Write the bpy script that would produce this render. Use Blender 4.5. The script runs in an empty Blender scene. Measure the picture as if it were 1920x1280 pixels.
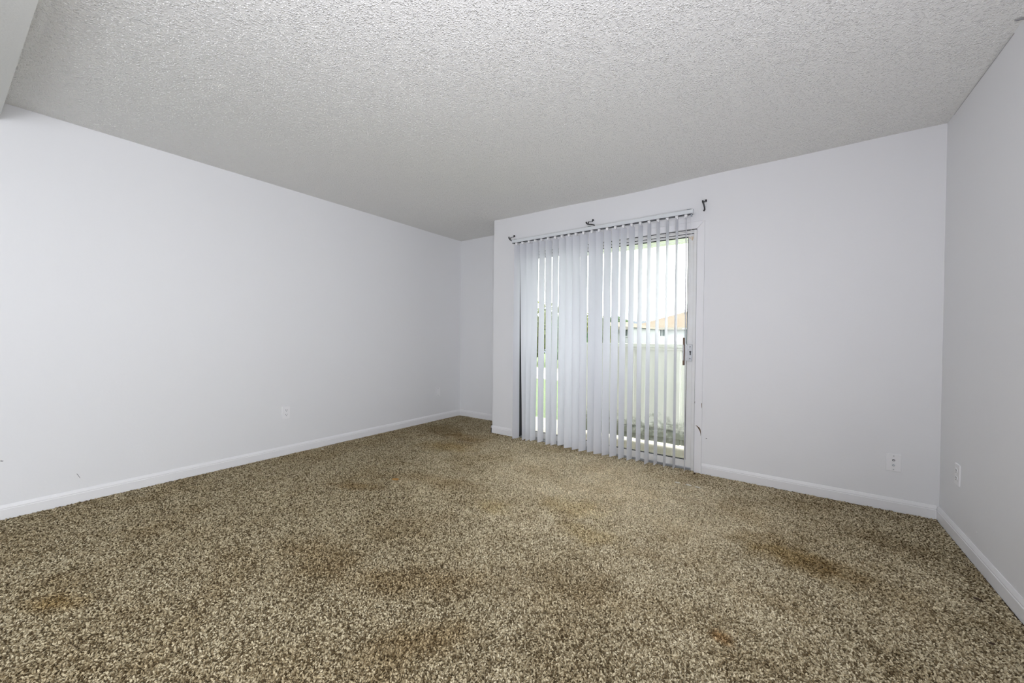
import bpy, bmesh, math, random
from mathutils import Vector, Matrix
random.seed(7)
C = bpy.context.scene.collection
S = bpy.context.scene
PI = math.pi

# ------------------------------------------------------------------ camera, sky, sun, lights, exposure
D = 3.4758          # distance from camera to the wall with the sliding door
XL, XR = -3.7453, 0.7795
XC, D2 = -2.7624, 3.9691
H = 2.44

def add_camera():
    yaw, pitch, roll = 0.6224, -0.010574, 0.010224
    cy, sy = math.cos(yaw), math.sin(yaw)
    f = Vector((-sy*math.cos(pitch), cy*math.cos(pitch), math.sin(pitch)))
    r0 = Vector((cy, sy, 0)); u0 = r0.cross(f)
    r = r0*math.cos(roll) + u0*math.sin(roll)
    u = u0*math.cos(roll) - r0*math.sin(roll)
    cd = bpy.data.cameras.new('camera'); cd.sensor_width = 36; cd.sensor_fit = 'HORIZONTAL'
    cd.lens = 719.47/1920*36; cd.clip_start = 0.02; cd.clip_end = 500
    co = bpy.data.objects.new('camera', cd); C.objects.link(co)
    co.matrix_world = Matrix(((r.x, u.x, -f.x, 0), (r.y, u.y, -f.y, 0), (r.z, u.z, -f.z, 1.0983), (0, 0, 0, 1)))
    S.camera = co
add_camera()

w = bpy.data.worlds.new('overcast_sky'); S.world = w; w.use_nodes = True
bg = w.node_tree.nodes['Background']
bg.inputs['Color'].default_value = (0.98, 1.0, 0.99, 1); bg.inputs['Strength'].default_value = 4.6

def light(name, kind, loc, direction, energy, color, size=None, size_y=None, angle=None):
    l = bpy.data.lights.new(name, kind); l.energy = energy; l.color = color
    if kind == 'AREA':
        l.shape = 'RECTANGLE'; l.size = size; l.size_y = size_y
    if kind == 'SUN':
        l.angle = angle
    if kind == 'POINT':
        l.shadow_soft_size = size
    o = bpy.data.objects.new(name, l); C.objects.link(o); o.location = loc
    o.rotation_euler = Vector(direction).to_track_quat('-Z', 'Y').to_euler()
    return o
light('sun', 'SUN', (-10, 12, 18), (0.45, -0.33, -0.83), 1.6, (1.0, 0.93, 0.80), angle=0.009)
# added area lamp at an unseen side window behind the camera
light('unseen_window_fill', 'AREA', (XR-0.06, -1.55, 1.20), (-1, -0.02, 0.03), 45, (0.87, 0.90, 1.0), 1.55, 1.35)
# the photographer's flash beside the camera, tilted up to bounce off the ceiling
fl = light('bounce_flash', 'SPOT', (0.03, 0.07, 0.80), (-0.40, 0.82, 1.0), 74, (0.90, 0.895, 1.0))
fl.data.spot_size = math.radians(158); fl.data.spot_blend = 1.0; fl.data.shadow_soft_size = 0.06
light('frontal_fill', 'POINT', (-0.50, 0.03, 1.72), (0, 1, 0), 23, (0.90, 0.90, 1.0), 0.05)  # added fill lamp left of the camera, brightens door and right walls
S.view_settings.view_transform = 'Standard'; S.view_settings.look = 'None'
S.view_settings.exposure = 0.4; S.view_settings.gamma = 1.0
S.view_settings.use_curve_mapping = False
S.cycles.use_denoising = True; S.cycles.filter_width = 1.2
S.cycles.max_bounces = 10; S.cycles.diffuse_bounces = 6; S.cycles.transparent_max_bounces = 12
S.cycles.sample_clamp_indirect = 6

# ------------------------------------------------------------------ materials
def mat(name, color, rough=0.55, bump=None, metal=0.0, noise=None, spec=None):
    """bump=(scale, strength, distance); noise=(scale, color2, amount)"""
    m = bpy.data.materials.new(name); m.use_nodes = True
    nt = m.node_tree; p = nt.nodes['Principled BSDF']
    p.inputs['Base Color'].default_value = (*color, 1); p.inputs['Roughness'].default_value = rough
    p.inputs['Metallic'].default_value = metal
    if spec is not None: p.inputs['Specular IOR Level'].default_value = spec
    geo = nt.nodes.new('ShaderNodeNewGeometry')
    if noise:
        n = nt.nodes.new('ShaderNodeTexNoise'); n.inputs['Scale'].default_value = noise[0]; n.inputs['Detail'].default_value = 4
        nt.links.new(geo.outputs['Position'], n.inputs['Vector'])
        r = nt.nodes.new('ShaderNodeMapRange'); r.inputs[1].default_value = 0.35; r.inputs[2].default_value = 0.7
        r.inputs[4].default_value = noise[2]
        nt.links.new(n.outputs['Fac'], r.inputs[0])
        x = nt.nodes.new('ShaderNodeMix'); x.data_type = 'RGBA'
        x.inputs[6].default_value = (*color, 1); x.inputs[7].default_value = (*noise[1], 1)
        nt.links.new(r.outputs[0], x.inputs[0]); nt.links.new(x.outputs[2], p.inputs['Base Color'])
    if bump:
        n = nt.nodes.new('ShaderNodeTexNoise'); n.inputs['Scale'].default_value = bump[0]; n.inputs['Detail'].default_value = 3
        nt.links.new(geo.outputs['Position'], n.inputs['Vector'])
        b = nt.nodes.new('ShaderNodeBump'); b.inputs['Strength'].default_value = bump[1]; b.inputs['Distance'].default_value = bump[2]
        nt.links.new(n.outputs['Fac'], b.inputs['Height']); nt.links.new(b.outputs[0], p.inputs['Normal'])
    return m

M = {}
M['wall'] = mat('wall_paint', (0.80, 0.805, 0.815), 0.55, bump=(70, 0.12, 0.003))
M['trim'] = mat('trim_paint', (0.82, 0.82, 0.83), 0.4, bump=(40, 0.05, 0.002))
M['white_plastic'] = mat('white_plastic', (0.86, 0.86, 0.87), 0.35, bump=(200, 0.02, 0.001))
M['dark'] = mat('dark_slot', (0.02, 0.02, 0.022), 0.6, bump=(200, 0.02, 0.001))
M['grey_slot'] = mat('grey_slot', (0.10, 0.10, 0.105), 0.6, bump=(200, 0.02, 0.001))
M['black_iron'] = mat('black_iron', (0.012, 0.011, 0.012), 0.45, bump=(150, 0.1, 0.001))
M['alu_white'] = mat('white_enamelled_aluminium', (0.80, 0.80, 0.79), 0.35, bump=(60, 0.04, 0.001), noise=(14, (0.74, 0.72, 0.66), 0.35))
M['alu'] = mat('bare_aluminium', (0.55, 0.56, 0.57), 0.35, metal=0.85, bump=(120, 0.05, 0.001))
M['gasket_shade'] = mat('gasket_and_shade', (0.035, 0.037, 0.04), 0.6, bump=(100, 0.05, 0.001))  # rubber, also the dark shade in gaps and on the left jamb
M['steel'] = mat('galvanised_steel', (0.42, 0.46, 0.50), 0.35, metal=0.9, bump=(120, 0.05, 0.001))
M['wood_grip'] = mat('brown_wood_grip', (0.20, 0.12, 0.075), 0.5, noise=(90, (0.11, 0.06, 0.035), 0.8), bump=(120, 0.1, 0.001))
M['rail'] = mat('headrail_enamel', (0.72, 0.75, 0.77), 0.35, bump=(60, 0.03, 0.001))
M['chip'] = mat('exposed_brown_wood', (0.16, 0.105, 0.05), 0.8, noise=(120, (0.05, 0.035, 0.02), 0.9), bump=(150, 0.2, 0.001))
M['scuff'] = mat('grey_scuff', (0.30, 0.30, 0.31), 0.8, bump=(150, 0.1, 0.001))
M['crack'] = mat('plaster_crack', (0.42, 0.42, 0.40), 0.8, bump=(150, 0.1, 0.001))
M['rust'] = mat('rust_stain', (0.62, 0.47, 0.30), 0.7, noise=(90, (0.78, 0.75, 0.68), 0.9), bump=(150, 0.1, 0.001))
M['stucco_beam'] = mat('balcony_paint', (0.82, 0.83, 0.80), 0.7, bump=(40, 0.1, 0.003))
M['house_wall'] = mat('white_siding', (0.31, 0.315, 0.325), 0.7, bump=(8, 0.1, 0.01))
M['roof'] = mat('tan_shingles', (0.132, 0.098, 0.07), 0.9, noise=(1.2, (0.14, 0.115, 0.088), 0.9), bump=(6, 0.3, 0.02))
M['gutter'] = mat('cream_gutter', (0.20, 0.185, 0.16), 0.5, bump=(8, 0.05, 0.01))
M['pane_far'] = mat('dark_window_glass', (0.06, 0.075, 0.08), 0.35, noise=(4, (0.10, 0.12, 0.12), 0.7))
M['lightblue'] = mat('pale_blue_siding', (0.18, 0.20, 0.22), 0.7, bump=(8, 0.1, 0.01))
M['concrete'] = mat('patio_concrete', (0.36, 0.325, 0.27), 0.85, noise=(6, (0.29, 0.265, 0.225), 0.8), bump=(60, 0.25, 0.004))
M['path'] = mat('pale_path', (0.36, 0.33, 0.30), 0.85, noise=(3, (0.32, 0.29, 0.27), 0.8), bump=(30, 0.2, 0.004))
M['bark'] = mat('bark', (0.10, 0.075, 0.055), 0.9, noise=(30, (0.18, 0.14, 0.10), 0.8), bump=(40, 0.5, 0.01))
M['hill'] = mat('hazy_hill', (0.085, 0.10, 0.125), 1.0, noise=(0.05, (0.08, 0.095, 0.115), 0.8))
M['leaf_brown'] = mat('dry_leaf', (0.36, 0.20, 0.055), 0.7, noise=(150, (0.22, 0.11, 0.03), 0.8), bump=(200, 0.2, 0.001))
M['debris'] = mat('dark_debris', (0.035, 0.022, 0.012), 0.8, noise=(150, (0.07, 0.04, 0.02), 0.8), bump=(200, 0.2, 0.001))
M['cream'] = mat('cream_scrap', (0.80, 0.77, 0.68), 0.8, bump=(200, 0.2, 0.001))

def foliage_mat(name, c1, c2):
    m = mat(name, c1, 0.6, noise=(1.6, c2, 1.0))
    nt = m.node_tree; p = nt.nodes['Principled BSDF']; out = nt.nodes['Material Output']
    t = nt.nodes.new('ShaderNodeBsdfTranslucent'); mx = nt.nodes.new('ShaderNodeMixShader'); mx.inputs[0].default_value = 0.35
    src = p.inputs['Base Color'].links[0].from_socket
    nt.links.new(src, t.inputs['Color']); nt.links.new(p.outputs[0], mx.inputs[1]); nt.links.new(t.outputs[0], mx.inputs[2])
    nt.links.new(mx.outputs[0], out.inputs['Surface'])
    return m
M['leaf_yellow'] = foliage_mat('yellow_green_leaves', (0.17, 0.185, 0.055), (0.09, 0.13, 0.035))
M['leaf_green'] = foliage_mat('green_leaves', (0.07, 0.12, 0.045), (0.11, 0.165, 0.065))
M['leaf_dark'] = foliage_mat('dark_leaves', (0.07, 0.13, 0.06), (0.15, 0.24, 0.09))

def lawn_mat():
    return mat('lawn_grass', (0.085, 0.125, 0.05), 0.9, noise=(14, (0.125, 0.16, 0.075), 1.0), bump=(60, 0.8, 0.03))
M['lawn'] = lawn_mat()

def glass_mat():
    m = bpy.data.materials.new('clear_glass'); m.use_nodes = True; nt = m.node_tree
    for n in list(nt.nodes):
        if n.type == 'BSDF_PRINCIPLED': nt.nodes.remove(n)
    out = nt.nodes['Material Output']
    t = nt.nodes.new('ShaderNodeBsdfTransparent'); t.inputs['Color'].default_value = (0.95, 0.97, 0.96, 1)
    g = nt.nodes.new('ShaderNodeBsdfGlossy'); g.inputs['Roughness'].default_value = 0.02
    fr = nt.nodes.new('ShaderNodeFresnel'); fr.inputs['IOR'].default_value = 1.35
    mx = nt.nodes.new('ShaderNodeMixShader')
    nt.links.new(fr.outputs[0], mx.inputs[0]); nt.links.new(t.outputs[0], mx.inputs[1]); nt.links.new(g.outputs[0], mx.inputs[2])
    nt.links.new(mx.outputs[0], out.inputs['Surface'])
    return m
M['glass'] = glass_mat()

def slat_mat():
    m = bpy.data.materials.new('translucent_vinyl'); m.use_nodes = True; nt = m.node_tree
    p = nt.nodes['Principled BSDF']; out = nt.nodes['Material Output']
    p.inputs['Base Color'].default_value = (0.80, 0.81, 0.85, 1); p.inputs['Roughness'].default_value = 0.4
    t = nt.nodes.new('ShaderNodeBsdfTranslucent'); t.inputs['Color'].default_value = (0.82, 0.83, 0.89, 1)
    geo = nt.nodes.new('ShaderNodeNewGeometry')
    n = nt.nodes.new('ShaderNodeTexNoise'); n.inputs['Scale'].default_value = 160
    nt.links.new(geo.outputs['Position'], n.inputs['Vector'])
    b = nt.nodes.new('ShaderNodeBump'); b.inputs['Strength'].default_value = 0.03; b.inputs['Distance'].default_value = 0.001
    nt.links.new(n.outputs['Fac'], b.inputs['Height']); nt.links.new(b.outputs[0], p.inputs['Normal'])
    mx = nt.nodes.new('ShaderNodeMixShader'); mx.inputs[0].default_value = 0.34
    nt.links.new(p.outputs[0], mx.inputs[1]); nt.links.new(t.outputs[0], mx.inputs[2]); nt.links.new(mx.outputs[0], out.inputs['Surface'])
    return m
M['slat'] = slat_mat()

def popcorn_mat():
    m = bpy.data.materials.new('popcorn_ceiling'); m.use_nodes = True; nt = m.node_tree
    p = nt.nodes['Principled BSDF']
    p.inputs['Base Color'].default_value = (0.80, 0.80, 0.775, 1); p.inputs['Roughness'].default_value = 0.8
    geo = nt.nodes.new('ShaderNodeNewGeometry')
    v = nt.nodes.new('ShaderNodeTexVoronoi'); v.inputs['Scale'].default_value = 125
    n = nt.nodes.new('ShaderNodeTexNoise'); n.inputs['Scale'].default_value = 60; n.inputs['Detail'].default_value = 3
    nt.links.new(geo.outputs['Position'], v.inputs['Vector']); nt.links.new(geo.outputs['Position'], n.inputs['Vector'])
    lump = nt.nodes.new('ShaderNodeMapRange'); lump.interpolation_type = 'SMOOTHSTEP'
    lump.inputs[1].default_value = 0.62; lump.inputs[2].default_value = 0.05
    nt.links.new(v.outputs['Distance'], lump.inputs[0])
    gate = nt.nodes.new('ShaderNodeMapRange'); gate.inputs[1].default_value = 0.30; gate.inputs[2].default_value = 0.60
    nt.links.new(n.outputs['Fac'], gate.inputs[0])
    ad = nt.nodes.new('ShaderNodeMath'); ad.operation = 'MULTIPLY'
    nt.links.new(lump.outputs[0], ad.inputs[0]); nt.links.new(gate.outputs[0], ad.inputs[1])
    b = nt.nodes.new('ShaderNodeBump'); b.inputs['Strength'].default_value = 0.8; b.inputs['Distance'].default_value = 0.0052
    nt.links.new(ad.outputs[0], b.inputs['Height']); nt.links.new(b.outputs[0], p.inputs['Normal'])
    return m
M['popcorn'] = popcorn_mat()
M['header'] = mat('shaded_header_paint', (0.66, 0.67, 0.64), 0.8, bump=(110, 0.25, 0.004))  # header's shade put into a greyer base colour

def carpet_mat():
    """twisted yarn: every tuft takes one of a few yarn colours; soil stains have fixed places on the floor"""
    m = bpy.data.materials.new('carpet_yarn'); m.use_nodes = True; nt = m.node_tree; L = nt.links
    p = nt.nodes['Principled BSDF']; p.inputs['Roughness'].default_value = 0.9; p.inputs['Specular IOR Level'].default_value = 0.15
    oi = nt.nodes.new('ShaderNodeObjectInfo'); geo = nt.nodes.new('ShaderNodeNewGeometry')
    cr = nt.nodes.new('ShaderNodeValToRGB'); cr.color_ramp.interpolation = 'LINEAR'
    els = cr.color_ramp.elements
    els[0].position = 0.0; els[0].color = (0.075, 0.052, 0.026, 1)
    els[1].position = 1.0; els[1].color = (0.74, 0.655, 0.465, 1)
    for pos, col in ((0.25, (0.175, 0.132, 0.072, 1)), (0.5, (0.40, 0.333, 0.21, 1)), (0.8, (0.575, 0.50, 0.34, 1))):
        e = els.new(pos); e.color = col
    # light from the door painted into the pile colour: fewer dark flecks, blotchy edge
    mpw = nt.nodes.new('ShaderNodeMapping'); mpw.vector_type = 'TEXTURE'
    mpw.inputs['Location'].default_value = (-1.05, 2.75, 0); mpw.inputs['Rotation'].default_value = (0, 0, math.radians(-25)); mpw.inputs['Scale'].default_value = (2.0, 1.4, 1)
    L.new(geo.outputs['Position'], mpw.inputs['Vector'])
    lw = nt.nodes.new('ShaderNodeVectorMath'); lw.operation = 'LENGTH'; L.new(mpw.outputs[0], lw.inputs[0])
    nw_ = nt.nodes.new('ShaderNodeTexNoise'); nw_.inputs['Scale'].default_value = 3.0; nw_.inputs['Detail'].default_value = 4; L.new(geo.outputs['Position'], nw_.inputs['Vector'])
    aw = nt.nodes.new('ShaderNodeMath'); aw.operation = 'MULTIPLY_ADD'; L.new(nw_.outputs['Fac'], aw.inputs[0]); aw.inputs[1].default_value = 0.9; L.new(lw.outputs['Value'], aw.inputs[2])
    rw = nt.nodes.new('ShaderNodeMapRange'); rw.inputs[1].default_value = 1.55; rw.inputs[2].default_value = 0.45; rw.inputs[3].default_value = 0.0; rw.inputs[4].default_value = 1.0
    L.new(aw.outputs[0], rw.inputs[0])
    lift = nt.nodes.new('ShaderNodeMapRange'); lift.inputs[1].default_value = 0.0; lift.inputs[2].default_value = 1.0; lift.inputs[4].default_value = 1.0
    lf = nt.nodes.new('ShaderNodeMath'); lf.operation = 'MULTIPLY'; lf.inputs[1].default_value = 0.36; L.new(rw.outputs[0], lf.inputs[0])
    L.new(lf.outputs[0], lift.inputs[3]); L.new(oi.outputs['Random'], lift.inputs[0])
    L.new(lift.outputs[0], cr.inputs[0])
    door_light = nt.nodes.new('ShaderNodeMapRange'); door_light.inputs[3].default_value = 1.0; door_light.inputs[4].default_value = 1.6; L.new(rw.outputs[0], door_light.inputs[0])
    fm = nt.nodes.new('ShaderNodeVectorMath'); fm.operation = 'SCALE'; L.new(cr.outputs[0], fm.inputs[0]); L.new(door_light.outputs[0], fm.inputs['Scale'])
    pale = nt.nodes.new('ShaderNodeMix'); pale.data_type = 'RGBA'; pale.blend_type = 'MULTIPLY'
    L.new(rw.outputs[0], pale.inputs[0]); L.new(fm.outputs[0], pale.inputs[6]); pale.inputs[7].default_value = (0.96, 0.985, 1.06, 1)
    col = pale.outputs[2]
    def mixc(fac, a, b_rgb):
        x = nt.nodes.new('ShaderNodeMix'); x.data_type = 'RGBA'; x.blend_type = 'MULTIPLY'
        L.new(fac, x.inputs[0]); L.new(a, x.inputs[6]); x.inputs[7].default_value = (*b_rgb, 1); return x.outputs[2]
    def math_(op, a, b):
        x = nt.nodes.new('ShaderNodeMath'); x.operation = op; x.use_clamp = True
        for i, q in enumerate((a, b)):
            if isinstance(q, (int, float)): x.inputs[i].default_value = q
            else: L.new(q, x.inputs[i])
        return x.outputs[0]
    def noise(scale, lo, hi, amount, detail=3):
        n = nt.nodes.new('ShaderNodeTexNoise'); n.inputs['Scale'].default_value = scale; n.inputs['Detail'].default_value = detail
        L.new(geo.outputs['Position'], n.inputs['Vector'])
        r = nt.nodes.new('ShaderNodeMapRange'); r.inputs[1].default_value = lo; r.inputs[2].default_value = hi; r.inputs[4].default_value = amount
        L.new(n.outputs['Fac'], r.inputs[0]); return r.outputs[0], n.outputs['Fac']
    a, _ = noise(2.4, 0.46, 0.66, 0.55); col = mixc(a, col, (0.74, 0.67, 0.56))
    a, _ = noise(8.0, 0.50, 0.72, 0.45); col = mixc(a, col, (0.72, 0.66, 0.56))
    _, wob = noise(9.0, 0, 1, 1, 4)
    for (x, y, rx, ry, ang, amt, c) in STAINS:
        mp = nt.nodes.new('ShaderNodeMapping'); mp.vector_type = 'TEXTURE'
        mp.inputs['Location'].default_value = (x, y, 0); mp.inputs['Rotation'].default_value = (0, 0, math.radians(ang))
        mp.inputs['Scale'].default_value = (rx, ry, 1)
        L.new(geo.outputs['Position'], mp.inputs['Vector'])
        ln = nt.nodes.new('ShaderNodeVectorMath'); ln.operation = 'LENGTH'; L.new(mp.outputs[0], ln.inputs[0])
        wv = nt.nodes.new('ShaderNodeMath'); wv.operation = 'MULTIPLY_ADD'; L.new(wob, wv.inputs[0]); wv.inputs[1].default_value = 1.3; wv.inputs[2].default_value = -0.65
        dd = nt.nodes.new('ShaderNodeMath'); dd.operation = 'ADD'; L.new(ln.outputs['Value'], dd.inputs[0]); L.new(wv.outputs[0], dd.inputs[1])
        r = nt.nodes.new('ShaderNodeMapRange'); r.inputs[1].default_value = 1.1; r.inputs[2].default_value = 0.35; r.inputs[3].default_value = 0; r.inputs[4].default_value = amt
        L.new(dd.outputs[0], r.inputs[0])
        col = mixc(r.outputs[0], col, c)
    L.new(col, p.inputs['Base Color'])
    return m
BR, YE, DK = (0.58, 0.44, 0.24), (0.92, 0.82, 0.52), (0.50, 0.42, 0.30)
STAINS = [  # x, y, rx, ry, angle, amount, tint
    (0.03, 2.42, 0.30, 0.17, -14, 0.85, (0.60, 0.49, 0.30)), (0.12, 2.38, 0.14, 0.10, 0, 0.4, DK),
    (-2.55, 1.62, 0.22, 0.09, 30, 0.6, BR), (-1.12, 2.26, 0.26, 0.16, 10, 0.36, YE), (-0.89, 2.00, 0.22, 0.13, 0, 0.36, YE),
    (-2.75, 2.75, 0.35, 0.20, 20, 0.5, (0.85, 0.72, 0.42)), (-2.15, 2.05, 0.42, 0.14, 15, 0.35, BR),
    (-2.41, 0.18, 0.14, 0.07, 30, 0.6, (0.8, 0.62, 0.3)), (-0.18, 1.60, 0.05, 0.04, 0, 0.6, (0.85, 0.55, 0.25)),
    (-0.85, 1.55, 0.32, 0.16, 20, 0.4, DK), (-1.35, 1.15, 0.40, 0.14, 35, 0.45, BR), (-1.9, 1.0, 0.30, 0.16, 10, 0.4, BR),
    (-1.05, 0.95, 0.25, 0.10, 50, 0.45, BR), (-0.55, 2.0, 0.22, 0.08, -10, 0.4, DK), (0.45, 2.9, 0.32, 0.14, -20, 0.45, DK),
    (-1.55, 1.95, 0.16, 0.11, 0, 0.4, YE), (-2.9, 3.1, 0.4, 0.16, 0, 0.5, BR), (-3.3, 3.2, 0.4, 0.30, 0, 0.6, DK)]
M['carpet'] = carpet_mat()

def fence_mat():
    m = mat('weathered_fence_paint', (0.86, 0.85, 0.82), 0.75, bump=(40, 0.15, 0.003))
    nt = m.node_tree; p = nt.nodes['Principled BSDF']; L = nt.links
    geo = nt.nodes.new('ShaderNodeNewGeometry'); sp = nt.nodes.new('ShaderNodeSeparateXYZ'); L.new(geo.outputs['Position'], sp.inputs[0])
    n = nt.nodes.new('ShaderNodeTexNoise'); n.inputs['Scale'].default_value = 16; n.inputs['Detail'].default_value = 6; L.new(geo.outputs['Position'], n.inputs['Vector'])
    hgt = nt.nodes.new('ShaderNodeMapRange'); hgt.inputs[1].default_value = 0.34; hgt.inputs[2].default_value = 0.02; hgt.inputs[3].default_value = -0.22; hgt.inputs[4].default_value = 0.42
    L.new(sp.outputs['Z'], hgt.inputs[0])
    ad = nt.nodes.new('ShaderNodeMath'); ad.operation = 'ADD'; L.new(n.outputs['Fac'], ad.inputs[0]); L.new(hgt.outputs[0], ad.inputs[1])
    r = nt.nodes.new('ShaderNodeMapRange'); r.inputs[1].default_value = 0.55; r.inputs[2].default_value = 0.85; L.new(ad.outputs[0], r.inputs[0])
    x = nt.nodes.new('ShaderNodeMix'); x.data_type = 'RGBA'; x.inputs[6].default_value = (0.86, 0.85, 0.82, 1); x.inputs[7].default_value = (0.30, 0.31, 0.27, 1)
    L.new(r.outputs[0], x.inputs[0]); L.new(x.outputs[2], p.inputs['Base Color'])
    return m
M['fence'] = fence_mat()

# ------------------------------------------------------------------ mesh helpers
def obj(name, bm, m, parent=None, smooth=False):
    me = bpy.data.meshes.new(name)
    bmesh.ops.recalc_face_normals(bm, faces=bm.faces[:])
    bm.to_mesh(me); bm.free(); me.materials.append(m)
    if smooth:
        for p in me.polygons: p.use_smooth = True
    o = bpy.data.objects.new(name, me); C.objects.link(o)
    if parent: o.parent = parent
    return o
def box(bm, x0, x1, y0, y1, z0, z1, bev=0.0):
    vs = [bm.verts.new((x, y, z)) for x in (x0, x1) for y in (y0, y1) for z in (z0, z1)]
    fs = [(0, 1, 3, 2), (4, 6, 7, 5), (0, 4, 5, 1), (2, 3, 7, 6), (0, 2, 6, 4), (1, 5, 7, 3)]
    faces = [bm.faces.new([vs[i] for i in f]) for f in fs]
    if bev:
        es = list({e for f in faces for e in f.edges})
        bmesh.ops.bevel(bm, geom=es, offset=bev, segments=2, affect='EDGES', profile=0.5)
def boxes(*bs, bev=0.0):
    bm = bmesh.new()
    for b in bs:
        t = bmesh.new(); box(t, *b, bev=bev); tm = bpy.data.meshes.new('t'); t.to_mesh(tm); t.free(); bm.from_mesh(tm); bpy.data.meshes.remove(tm)
    return bm
def prism(bm, pts, axis, a, b):
    """polygon pts in the plane across axis, extruded from a to b"""
    def v(p, t):
        return {'x': (t, p[0], p[1]), 'y': (p[0], t, p[1]), 'z': (p[0], p[1], t)}[axis]
    A = [bm.verts.new(v(p, a)) for p in pts]; B = [bm.verts.new(v(p, b)) for p in pts]
    n = len(pts)
    bm.faces.new(A); bm.faces.new(B[::-1])
    for i in range(n): bm.faces.new((A[i], A[(i+1) % n], B[(i+1) % n], B[i]))
def disc(bm, c, axis, r, h, n=16, r2=None):
    """short cylinder from c along axis vector"""
    ax = Vector(axis).normalized(); q = ax.to_track_quat('Z', 'Y'); r2 = r if r2 is None else r2
    A = [bm.verts.new(Vector(c) + q @ Vector((r*math.cos(2*PI*i/n), r*math.sin(2*PI*i/n), 0))) for i in range(n)]
    B = [bm.verts.new(Vector(c) + q @ Vector((r2*math.cos(2*PI*i/n), r2*math.sin(2*PI*i/n), h))) for i in range(n)]
    bm.faces.new(A[::-1]); bm.faces.new(B)
    for i in range(n): bm.faces.new((A[i], A[(i+1) % n], B[(i+1) % n], B[i]))
def tube(bm, pts, r, n=8):
    pts = [Vector(p) for p in pts]; rings = []
    for i, p in enumerate(pts):
        d = (pts[min(i+1, len(pts)-1)] - pts[max(i-1, 0)]).normalized()
        q = d.to_track_quat('Z', 'Y'); rr = r[i] if isinstance(r, (list, tuple)) else r
        rings.append([bm.verts.new(p + q @ Vector((rr*math.cos(2*PI*k/n), rr*math.sin(2*PI*k/n), 0))) for k in range(n)])
    for a, b in zip(rings, rings[1:]):
        for k in range(n): bm.faces.new((a[k], a[(k+1) % n], b[(k+1) % n], b[k]))
    bm.faces.new(rings[0][::-1]); bm.faces.new(rings[-1])
def strap(bm, pts, width, thick):
    """flat strip bent in a plane across X, following pts"""
    pts = [Vector(p) for p in pts]; rings = []
    for i, p in enumerate(pts):
        d = (pts[min(i+1, len(pts)-1)] - pts[max(i-1, 0)]).normalized()
        side = Vector((1, 0, 0)); nrm = d.cross(side).normalized(); side = nrm.cross(d).normalized()
        rings.append([bm.verts.new(p + side*sx*width/2 + nrm*sn*thick/2) for sx, sn in ((-1, -1), (1, -1), (1, 1), (-1, 1))])
    for a, b in zip(rings, rings[1:]):
        for k in range(4): bm.faces.new((a[k], a[(k+1) % 4], b[(k+1) % 4], b[k]))
    bm.faces.new(rings[0][::-1]); bm.faces.new(rings[-1])
def empty(name, loc=(0, 0, 0)):
    o = bpy.data.objects.new(name, None); C.objects.link(o); o.location = loc; o.empty_display_size = 0.05; return o
def tag(o, label, cat, group=None, kind=None):
    o['label'] = label; o['category'] = cat
    if group: o['group'] = group
    if kind: o['kind'] = kind
    return o
def struct(o, label=None):
    o['kind'] = 'structure'
    if label: o['label'] = label
    return o
def part(name, bm, m, parent, smooth=False, label=None):
    """a part given in world coordinates; its parent Empty may stand anywhere"""
    o = obj(name, bm, m, parent, smooth)
    base = Vector((0, 0, 0)); q = parent
    while q: base += q.location; q = q.parent
    o.data.transform(Matrix.Translation(-base))
    if label: o['label'] = label
    return o

# ------------------------------------------------------------------ room shell
YR = -3.2     # rear wall of the space behind the camera
struct(obj('floor', boxes((XL-0.12, XR+0.12, YR-0.12, D+0.118, -0.12, -0.010), (XL-0.12, XC+0.12, D+0.118, D2+0.12, -0.12, -0.010)), M['debris']), 'floor under the brown flecked carpet')

def ceiling_bm():
    bm = bmesh.new(); nx, ny = 46, 70
    x0, x1, y0, y1 = XL-0.1, XR+0.1, YR-0.1, D2+0.1
    g = []
    for j in range(ny+1):
        row = []
        for i in range(nx+1):
            x = x0+(x1-x0)*i/nx; y = y0+(y1-y0)*j/ny
            sag = 0.016*math.exp(-((x+1.25)/0.85)**2)*math.exp(-((y-D)/0.45)**2)
            wav = 0.003*math.sin(5.1*x+1.3)*math.exp(-((y-D)/0.3)**2) + 0.003*math.sin(4.3*y)*math.exp(-((x-XR)/0.25)**2)
            row.append(bm.verts.new((x, y, H - sag - wav)))
        g.append(row)
    for j in range(ny):
        for i in range(nx): bm.faces.new((g[j][i], g[j+1][i], g[j+1][i+1], g[j][i+1]))
    return bm
ceil_o = struct(obj('ceiling', ceiling_bm(), M['popcorn'], smooth=True), 'white popcorn textured ceiling')
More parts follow.
